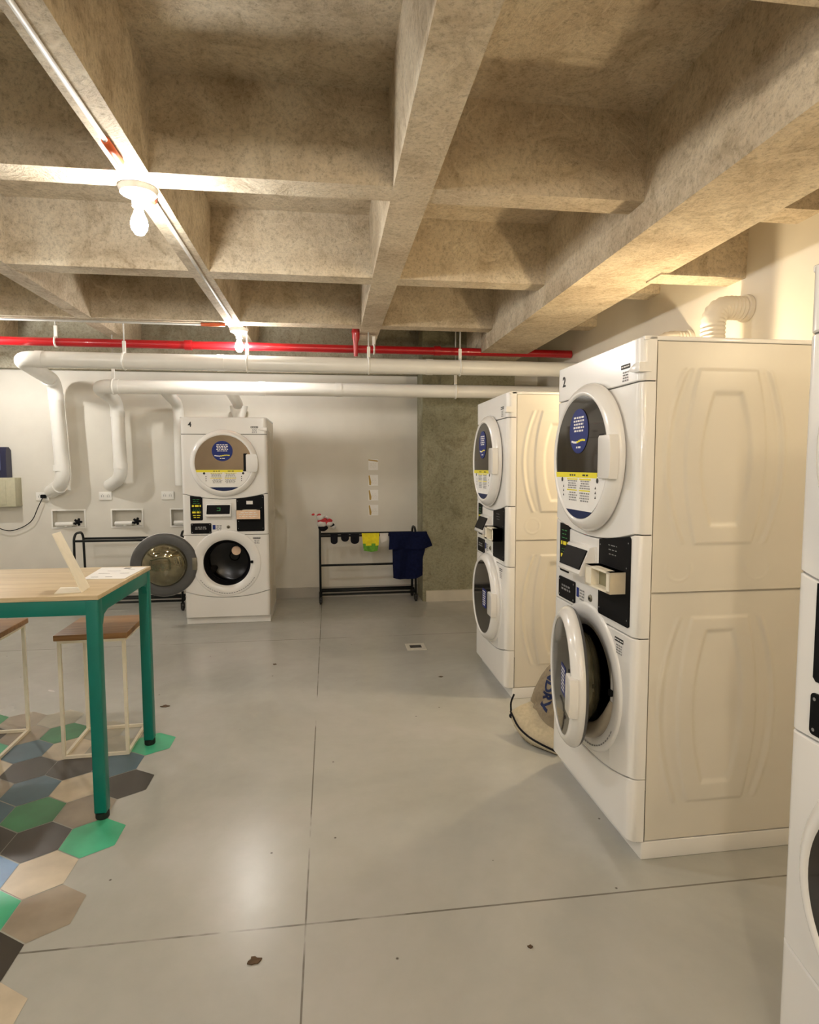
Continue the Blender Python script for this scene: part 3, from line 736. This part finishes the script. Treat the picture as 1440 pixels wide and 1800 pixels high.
# ------------------------------------------------------------------ table
def table():
    x1, y0, y1, zt = -.893, 2.440, 3.142, .91
    x0 = -2.75; cx, cy = (x0+x1)/2, (y0+y1)/2
    t = thing('high_table', 'high table with pale wood top and teal steel frame on hexagonal floor tiles', 'table', (cx, cy, 0))
    hx, hy = (x1-x0)/2, (y1-y0)/2
    B().box(-hx, hx, -hy, hy, zt-.018, zt, bev=.002).build('tabletop', M['table_wood'], t, smooth=30)
    b = B(); lw = .048; z0, z1 = zt-.078, zt-.018
    b.box(-hx+.004, hx-.004, -hy+.004, -hy+.03, z0, z1, bev=.003); b.box(-hx+.004, hx-.004, hy-.03, hy-.004, z0, z1, bev=.003)
    b.box(-hx+.004, -hx+.03, -hy+.01, hy-.01, z0, z1, bev=.003); b.box(hx-.03, hx-.004, -hy+.01, hy-.01, z0, z1, bev=.003)
    for sx in (-1, 1):
        for sy in (-1, 1):   # small rounded corner webs
            X = sx*(hx-.05); Y = sy*(hy-.004)
            b.prism([(sy*(hy-.055), z0+.001), (sy*(hy-.12), z0+.001), (sy*(hy-.075), z0-.012), (sy*(hy-.058), z0-.05)], sx*(hx-.03), sx*(hx-.006), axis='x')
    b.build('apron', M['teal'], t, smooth=30)
    for sx in (-1, 1):
        for sy in (-1, 1):
            X, Y = sx*(hx-.0025-lw/2), sy*(hy-.0025-lw/2)
            lg = B().box(X-lw/2, X+lw/2, Y-lw/2, Y+lw/2, .028, z1, bev=.006).build('leg', M['teal'], t, smooth=35)
            B().lathe([(0, 0), (.022, 0), (.026, .006), (.026, .028), (0, .028)], (X, Y, 0), axis='z', seg=20).build('foot', M['rubber'], lg, smooth=40)
table()
# papers and the bent holder
ZT = .9105
b = B()
P = [(-1.085, 2.80), (-.905, 2.79), (-.90, 3.095), (-1.115, 3.115)]
b.prism(P, ZT, ZT+.002, 0, axis='z')
for (x, y, wx, wy) in ((-1.05, 2.84, .030, .006), (-.99, 2.84, .03, .006), (-.98, 3.07, .03, .018), (-1.04, 2.93, .05, .004), (-.95, 2.93, .04, .004), (-1.02, 3.0, .06, .003), (-.95, 3.03, .03, .004)):
    b.face([(x-wx/2, y-wy, ZT+.0026), (x+wx/2, y-wy, ZT+.0026), (x+wx/2, y+wy, ZT+.0026), (x-wx/2, y+wy, ZT+.0026)], 1)
tag(b.build('paper_notice', [M['paper'], M['ink']], recalc=False), 'white printed papers lying flat near the far right corner of the table', 'paper')
b = B()   # bent sheet: a foot on the table and a panel leaning back from the fold
FT = [(-1.10, 2.615), (-1.07, 2.485), (-.975, 2.50), (-.985, 2.61)]
b.prism(FT, ZT, ZT+.003, 0, axis='z')
lo = [Vector((-.975, 2.50, ZT)), Vector((-.985, 2.61, ZT))]; hi = [Vector((-1.065, 2.48, 1.148)), Vector((-1.085, 2.60, 1.145))]
nn = (lo[1]-lo[0]).cross(hi[0]-lo[0]).normalized()*.0015
vs = [b.bm.verts.new(p+s_*nn) for s_ in (-1, 1) for p in (lo[0], lo[1], hi[1], hi[0])]
for q in ((0, 1, 2, 3), (7, 6, 5, 4), (0, 4, 5, 1), (1, 5, 6, 2), (2, 6, 7, 3), (3, 7, 4, 0)): b.bm.faces.new([vs[k] for k in q])
tag(b.build('sign_holder', M['cream']), 'bent cream sign holder leaning upright near the table corner', 'sign holder')

# ------------------------------------------------------------------ stools
def stool():
    t = thing('stool', '', 'stool', (0, 0, 0))
    hx, hy, zt = .152, .17, .612
    B().box(-hx-.012, hx+.012, -hy-.012, hy+.012, zt-.028, zt, bev=.004).build('seat', M['seat_wood'], t, smooth=30)
    s = .0075
    for sx in (-1, 1):
        for sy in (-1, 1):
            X, Y = sx*(hx-s), sy*(hy-s); B().box(X-s, X+s, Y-s, Y+s, 0, zt-.028).build('leg', M['cream'], t)
    for z0, nm in ((0, 'floor_frame'), (zt-.044, 'seat_frame')):
        b = B()
        for sy in (-1, 1): b.box(-hx+2*s, hx-2*s, sy*(hy-s)-s, sy*(hy-s)+s, z0+.0005, z0+2*s)
        for sx in (-1, 1): b.box(sx*(hx-s)-s, sx*(hx-s)+s, -hy+2*s, hy-2*s, z0+.0005, z0+2*s)
        b.build(nm, M['cream'], t)
    return t
def copy_tree(o, parent=None):
    c = o.copy(); link(c); c.parent = parent
    for ch in list(o.children): copy_tree(ch, c)
    return c
s0 = stool(); s0.location = (-1.145, 3.175, 0); tag(s0, 'wooden seat stool with cream wire frame between the two teal table legs', group='stools at the high table')
s1 = copy_tree(s0); s1.location = (-1.745, 3.19, 0); tag(s1, 'wooden seat stool cut off by the left edge of the picture', group='stools at the high table')
s0.rotation_euler = (0, 0, math.radians(2)); s1.rotation_euler = (0, 0, math.radians(2))

# ------------------------------------------------------------------ garment racks
def rack(length, depth=.26, h=.725):
    t = thing('drying_rack', '', 'rack', (0, 0, 0))
    r = .0115
    for sx in (-1, 1):
        x = sx*length/2
        e = B().tube(fillet([(x, -depth/2, .075), (x, -depth/2*.86, h-.0), (x+.0, -depth/2*.5, h+.045), (x, depth/2*.5, h+.045), (x, depth/2*.86, h), (x, depth/2, .075)], .04, 5), r, 10).build('end_frame', M['blackmetal'], t)
        B().tube([(x, -depth/2, .095), (x, depth/2, .095)], r, 10).build('foot_bar', M['blackmetal'], t)
        for sy in (-1, 1):
            y = sy*depth/2
            b = B(); b.lathe([(0, -.011), (.024, -.011), (.026, -.006), (.026, .006), (.024, .011), (0, .011)], (x, y, .026), axis='x', seg=20)
            b.box(x-.017, x-.012, y-.014, y+.014, .02, .066); b.box(x+.012, x+.017, y-.014, y+.014, .02, .066); b.box(x-.017, x+.017, y-.014, y+.014, .060, .078)
            b.build('caster', M['rubber'], t)
    for y, z in ((-depth/2*.84, h-.025), (depth/2*.84, h-.025), (-depth/2*.9, .40), (-depth/2, .10), (depth/2, .10), (-.03, .115)):
        B().tube([(-length/2, y, z), (length/2, y, z)], .0115, 10).build('rail', M['blackmetal'], t)
    return t
rk = rack(.985); rk.location = (.392, 6.275, 0); rk.rotation_euler = (0, 0, math.radians(1)); tag(rk, 'black wheeled drying rack hung with clothes between machine 4 and the column', group='black wheeled drying racks')
rk2 = copy_tree(rk); rk2.location = (-1.93, 6.20, 0); rk2.rotation_euler = (0, 0, 0); tag(rk2, 'empty black wheeled drying rack behind the table and the open door', group='black wheeled drying racks')
# clothes; rail of the rack is at y = 6.275-.109
RY, RZ = 6.166, .712
def cloth(name, outline, y, mat, lab, cat, thick=.006, ripple=.006, freq=40, mats=None, split=None, group=None, back=None):
    """hanging cloth from an (x,z) outline: a filled grid rippled in depth, folded over the rail at its top"""
    b = B(); xs = [p[0] for p in outline]; zs = [p[1] for p in outline]
    f = b.face([(x, 0, z) for x, z in outline])
    step = .02
    for ax, lo, hi in (('x', min(xs), max(xs)), ('z', min(zs), max(zs))):
        n = max(1, int((hi-lo)/step))
        for k in range(1, n):
            v = lo+(hi-lo)*k/n; co_ = (v, 0, 0) if ax == 'x' else (0, 0, v); no = (1, 0, 0) if ax == 'x' else (0, 0, 1)
            bmesh.ops.bisect_plane(b.bm, geom=b.bm.verts[:]+b.bm.edges[:]+b.bm.faces[:], plane_co=co_, plane_no=no)
    ztop = max(zs)
    for v in b.bm.verts:
        d = (ztop-v.co.z)/(ztop-min(zs)+1e-6)
        v.co.y = ripple*math.sin(v.co.x*freq+d*2)*d-.012+.010*noise.noise(Vector((v.co.x*9, 3, v.co.z*9)))*d
    if split:
        for f in b.bm.faces: f.material_index = 1 if f.calc_center_median().z < split+.015*math.sin(f.calc_center_median().x*60) else 0
    fr = b.bm.faces[:]
    bmesh.ops.solidify(b.bm, geom=fr, thickness=thick)
    o = b.build(name, mats or mat, smooth=60, loc=(0, y, 0)); return tag(o, lab, cat, group)
ra = RY-.006
for i, (cx, wd, ln) in enumerate(((.045, .072, .078), (.155, .082, .055), (.255, .088, .082))):
    o = [(cx-wd/2, RZ+.012), (cx+wd/2, RZ+.012)]+[(cx+wd/2*math.cos(PI*k/8), RZ-ln+wd/2-.02-wd/2*.85*math.sin(PI*k/8)) for k in range(9)]
    cloth('sock', o, ra-.014, M['darkcloth'], ['black sock hanging at the left end of the rack', 'shortest black sock, middle of the three on the rack', 'black sock hanging beside the yellow cloth'][i], 'sock', .014, .002, group='black socks on the rack')
cloth('cloth', [(.325, RZ+.014), (.505, RZ+.014), (.500, RZ-.10), (.485, RZ-.17), (.42, RZ-.18), (.345, RZ-.165), (.335, RZ-.08)], ra-.014, None, 'bright yellow cloth with green lower edge hanging on the rack', 'cloth', .006, .008, 60, mats=[M['yellowcloth'], M['greencloth']], split=RZ-.105)
cloth('cloth', [(.510, RZ+.012), (.598, RZ+.012), (.592, RZ-.05), (.57, RZ-.07), (.53, RZ-.09), (.515, RZ-.05)], ra-.014, M['whitecloth'], 'small white cloth on the rack between the yellow cloth and navy shirt', 'cloth', .006, .006, 60)
t = thing('t_shirt', 'navy blue t-shirt draped over the right end of the rack', 't-shirt', (0, 0, 0))
o = cloth('shirt_body', [(.635, RZ+.02), (1.0, RZ+.02), (1.01, RZ-.15), (1.02, RZ-.36), (1.0, RZ-.42), (.90, RZ-.455), (.80, RZ-.475), (.72, RZ-.47), (.645, RZ-.45), (.64, RZ-.2)], ra-.026, M['navycloth'], None, None, .008, .03, 32); o.parent = t
o = cloth('sleeve_flap', [(.600, RZ+.026), (.985, RZ+.026), (1.03, RZ-.06), (1.055, RZ-.125), (.98, RZ-.15), (.80, RZ-.158), (.66, RZ-.15), (.598, RZ-.155), (.605, RZ-.05)], ra-.052, M['navycloth'], None, None, .008, .022, 24); o.parent = t
# red and white striped bundle on the corner of the rack
t = thing('knit_hat', 'red and white striped knit bundle on the left corner of the rack', 'knitwear', (-.065, 6.20, .835))
b = B()
for i, (dx, dz, r, m) in enumerate(((0, -.045, .038, 2), (-.01, -.01, .040, 0), (-.005, .015, .040, 1), (-.02, .04, .034, 0), (-.035, .062, .022, 1), (-.06, .075, .016, 0), (.03, .0, .034, 1), (.055, -.01, .030, 0), (.075, -.02, .024, 2), (.06, .015, .022, 1), (.035, .045, .016, 0), (-.085, .072, .012, 1), (.095, -.04, .018, 0))):
    b.ball((dx*1.15, .004*(-1)**i, dz*1.2), r*1.25, m, 3, (1, .8, .75))
for v in b.bm.verts: v.co += .008*noise.noise_vector(v.co*30)
b.build('knit_body', [M['whitecloth'], M['redcloth'], M['darkcloth']], t)

# ------------------------------------------------------------------ rear wall fittings
for i, z in enumerate((1.425, 1.258, 1.098, .935)):
    b = B(); b.box(-.052, .052, -.004, 0, -.058, .058, m=0)
    if i == 0: b.prism([(-.052, .058), (.046, .046), (.052, .032), (-.052, .046)], -.0045, -.0038, 1)
    else: b.prism([(-.052, .05), (-.040, .055), (-.022, -.02), (-.026, -.052), (-.044, -.052), (-.047, .0)], -.0045, -.0038, 1)
    lines(b, -.02 if i else -.045, .045, -.04, .02, 4, -.0048, 2, .5, .08)
    tag(b.build('wall_notice', [M['paper'], M['print'], M['base_light']], recalc=False, loc=(.475, YF, z)), ['white notice with a brown top strip, topmost of the column of four', 'small white notice, second from the top of the column of four', 'small white notice, third from the top of the column of four', 'small white notice, lowest of the column, just above the rack'][i], 'notice', 'notices on the rear wall')
labs = ['recessed white valve box at far left, its black valve above the empty rack', 'recessed white valve box right of the first, below the middle outlet', 'recessed white valve box half hidden by the machine numbered 4']
for i, (x0, x1) in enumerate(NICHE):
    cx = (x0+x1)/2; t = thing('valve_box', labs[i], 'valve box', (cx, YF, NZ0), 0, 'recessed valve boxes')
    b = B(); hw_ = (x1-x0)/2; hh = NZ1-NZ0; e = .014
    b.box(-hw_-e, hw_+e, -.008, .004, hh, hh+e); b.box(-hw_-e, hw_+e, -.008, .004, -e, 0); b.box(-hw_-e, -hw_, -.008, .004, 0, hh); b.box(hw_, hw_+e, -.008, .004, 0, hh)
    b.build('box_frame', M['pvc'], t)
    b = B(); b.tube([(-hw_+.03, -.01, .03), (.06, -.035, .035)], .022, 14); b.tube([(-.02, -.02, .04), (-.02, -.02, .005)], .018, 12); b.box(-hw_+.03, .03, -.02, .08, .004, .03); b.build('pipe_fitting', M['pvc'], t, smooth=40)
    if i < 2:
        b = B(); vx = .11
        b.tube([(.06, -.035, .038), (vx, -.06, .05)], .010, 10)
        for k in range(5):
            a = 2*PI*k/5; b.tube([(vx, -.06, .055), (vx+.038*math.cos(a), -.062, .055+.038*math.sin(a))], [.016, .011], 8)
        b.ball((vx, -.062, .055), .020, 0, 2); b.build('valve_handle', M['black'], t)
ol = ['white wall outlet with a black plug and cord in it', 'white double outlet under the elbow of the lower white pipe', 'white double outlet left of the machine numbered 4']
for i, x in enumerate((-2.86, -2.262, -1.655)):
    t = thing('wall_outlet', ol[i], 'outlet', (x, YF, 1.113), 0, 'outlets on the rear wall')
    B().box(-.062, .062, -.012, 0, -.042, .042, bev=.003).build('plate', M['pvc'], t, smooth=40)
    b = B()
    for s in (-1, 1):
        for dx in (-.009, .009): b.box(s*.028+dx-.002, s*.028+dx+.002, -.0135, -.011, -.012, .010)
        b.box(s*.028-.003, s*.028+.003, -.0135, -.011, .014, .019)
    b.build('sockets', M['ink'], t)
t = thing('plug_with_lead', 'black plug and thin cord sagging left from the first wall outlet', 'cord', (-2.845, YF-.012, 1.115))
B().box(-.022, .026, -.035, 0, -.018, .018, bev=.006).build('plug', M['black'], t, smooth=40)
pts = [(0, -.03, -.01), (-.05, -.04, -.12), (-.10, -.035, -.24), (-.20, -.03, -.31), (-.33, -.03, -.35), (-.45, -.03, -.30), (-.6, -.03, -.2), (-.75, -.02, -.12)]
B().tube(fillet(pts, .08, 6), .0045, 8).build('cord', M['black'], t)
t = thing('control_box', 'grey beige wall box under the dark device at the left edge', 'box', (-3.24, YF, 1.02))
B().box(-.19, .185, -.13, 0, 0, .285, bev=.004).build('body', M['greybox'], t, smooth=30)
B().box(-.17, .10, -.134, -.13, .02, .26, bev=.0015).build('cover', M['greybox'], t, smooth=30)
t = thing('wall_device', 'dark blue black device standing on the grey beige wall box', 'device', (-3.26, YF-.055, 1.3055))
b = B(); b.prism([(-.055, 0), (.05, 0), (.05, .27), (.01, .30), (-.03, .30), (-.055, .24)], -.10, .125, axis='x', bev=.008); b.build('shell', M['device'], t, smooth=40)
b = B(); b.prism(rrect(-.08, .075, .07, .245, .012), -.0005, .004); b.xf(Matrix.Translation((0, -.058, 0))); b.build('screen', plain('device screen', (.12, .13, .25), .25), t)

# ------------------------------------------------------------------ floor bits
t = thing('floor_drain', 'small square white floor drain with a dark grate in the grey floor', 'drain', (.655, 4.56, 0))
B().box(-.075, .075, -.085, .085, 0, .004, bev=.001).build('frame', plain('pale drain frame', (.55, .53, .48), .5), t)
b = B()
for k in range(6): b.box(-.045, .045, -.032+k*.012, -.025+k*.012, .0035, .005)
b.build('grate', M['black'], t)
for i, (x, y, s, lab) in enumerate(((-.227, 1.658, .018, 'largest dry brown leaf scrap on the floor near the bottom of the picture'), (-.973, 3.607, .022, 'dark twig scrap on the floor right of the far teal table leg'),
                               (.726, 3.872, .012, 'dark crumb on the floor in front of the farther right machine'), (.567, 1.601, .007, 'tiny dark crumb on the floor near the lower right'), (-.40, 4.289, .012, 'dark crumb on the floor below the machine numbered 4'))):
    b = B(); n = 12; pts = [(s*(1+.35*math.sin(k*2.1+i))*math.cos(2*PI*k/n), s*.75*(1+.3*math.cos(k*1.7+i))*math.sin(2*PI*k/n)) for k in range(n)]
    b.prism(pts, .0005, .004, axis='z', bev=.0008)
    tag(b.build('leaf_scrap' if i == 0 else 'debris', M['brown'], loc=(x, y, 0)), lab, 'debris', 'scraps of dirt on the floor')

# ------------------------------------------------------------------ laundry bag
t = thing('laundry_bag', 'slumped tan canvas laundry bag with dark lettering between the two right machines', 'bag', (1.17, 2.95, 0))
lv = [(0, 0, .175, .20, .004), (0, 0, .180, .20, .03), (0, 0, .175, .185, .07), (0, 0, .145, .16, .12), (0, 0, .128, .14, .17), (.018, 0, .105, .115, .26), (.03, 0, .075, .08, .34), (.04, 0, .045, .05, .39), (.045, 0, .02, .025, .415)]
b = B(); rings = []; NS = 72
def lerp_lv(z):
    for i in range(len(lv)-1):
        if lv[i][4] <= z <= lv[i+1][4]:
            u = (z-lv[i][4])/(lv[i+1][4]-lv[i][4]); return [lv[i][k]*(1-u)+lv[i+1][k]*u for k in range(5)]
    return lv[-1]
for j in range(45):
    z = .004+(.415-.004)*j/44; cx, cy, rx, ry, _ = lerp_lv(z); rg = []
    for k in range(NS):
        a = 2*PI*k/NS; n = noise.noise(Vector((math.cos(a)*2.2, math.sin(a)*2.2, z*5)))
        cr = noise.noise(Vector((math.cos(a)*1.1+5, math.sin(a)*1.1, z*9+a*.5))); sdip = -.035*math.exp(-((z-.17-.05*math.sin(a*2))/.022)**2)
        rr = 1+.13*n+.10*(.4-abs(cr)*2)+sdip*4
        rg.append(b.bm.verts.new((cx+rx*rr*math.cos(a), cy+ry*rr*math.sin(a), z)))
    rings.append(rg)
for j in range(44):
    for k in range(NS): b.bm.faces.new((rings[j][k], rings[j][(k+1) % NS], rings[j+1][(k+1) % NS], rings[j+1][k]))
b.bm.faces.new(rings[0][::-1]); b.bm.faces.new(rings[-1])
bmesh.ops.recalc_face_normals(b.bm, faces=b.bm.faces[:])
bvh = BVHTree.FromBMesh(b.bm)
b.build('sack', M['tan_cloth'], t, smooth=80)
for txt, ang, z, sz in (('LAUNDRY', math.radians(212), .325, .085), ('LAUNDRY', math.radians(262), .325, .075)):
    tb = text_bm(txt, sz, 0, .0035)
    bmesh.ops.subdivide_edges(tb.bm, edges=[e for e in tb.bm.edges if e.calc_length() > .012], cuts=3)
    bmesh.ops.triangulate(tb.bm, faces=tb.bm.faces[:])
    n = Vector((math.cos(ang), math.sin(ang), 0)); tt = Vector((-math.sin(ang), math.cos(ang), 0))
    for v in tb.bm.verts:
        # text runs downward
        p = Vector((.02, 0, z))+n*.4+tt*(v.co.y*1.0)*1+Vector((0, 0, -v.co.x*.8))
        hit = bvh.ray_cast(p, -n)
        v.co = hit[0]+n*.003 if hit[0] else p-n*.3
    bad = [f for f in tb.bm.faces if f.calc_area() > .0008 or f.calc_center_median().z > .385]
    bmesh.ops.delete(tb.bm, geom=bad, context='FACES')
    tb.build('lettering', M['navy'], t, recalc=False)
# turned-out mouth with drawstring, lying on the floor in front
b = B()
rim = [(-.235, .03, .115), (-.225, -.06, .07), (-.19, -.13, .045), (-.14, -.19, .03), (-.09, -.245, .02)]
inn = [(-.115, .04, .165), (-.118, -.04, .14), (-.108, -.095, .115), (-.078, -.145, .10), (-.035, -.18, .085)]
low = [(-.215, .02, .05), (-.20, -.05, .02), (-.17, -.12, .006), (-.12, -.185, .005), (-.08, -.235, .005)]
for A, Cc in ((inn, rim), (rim, low)):
    va = [b.bm.verts.new(p) for p in A]; vc = [b.bm.verts.new(p) for p in Cc]
    for i in range(4): b.bm.faces.new((va[i], va[i+1], vc[i+1], vc[i]))
bmesh.ops.remove_doubles(b.bm, verts=b.bm.verts[:], dist=.0001)
bmesh.ops.subdivide_edges(b.bm, edges=b.bm.edges[:], cuts=3, use_grid_fill=True, smooth=.4)
bmesh.ops.solidify(b.bm, geom=b.bm.faces[:], thickness=.006)
b.build('bag_mouth', plain('pale canvas', (.48, .42, .30), .9, 0, .1, 60, .2), t, smooth=80)
b = B(); b.tube(fillet([(x-.004, y-.004, z+.006) for x, y, z in rim], .04, 5), .005, 8)
b.tube(fillet([(x-.006, y-.006, z+.003) for x, y, z in low], .04, 5), .004, 8); b.tube(fillet([(-.235, .03, .115), (-.232, .05, .16), (-.21, .06, .20)], .02), .005, 8)
b.ball((-.235, .02, .10), .014, 0, 2); b.build('drawstring', M['darkcloth'], t)
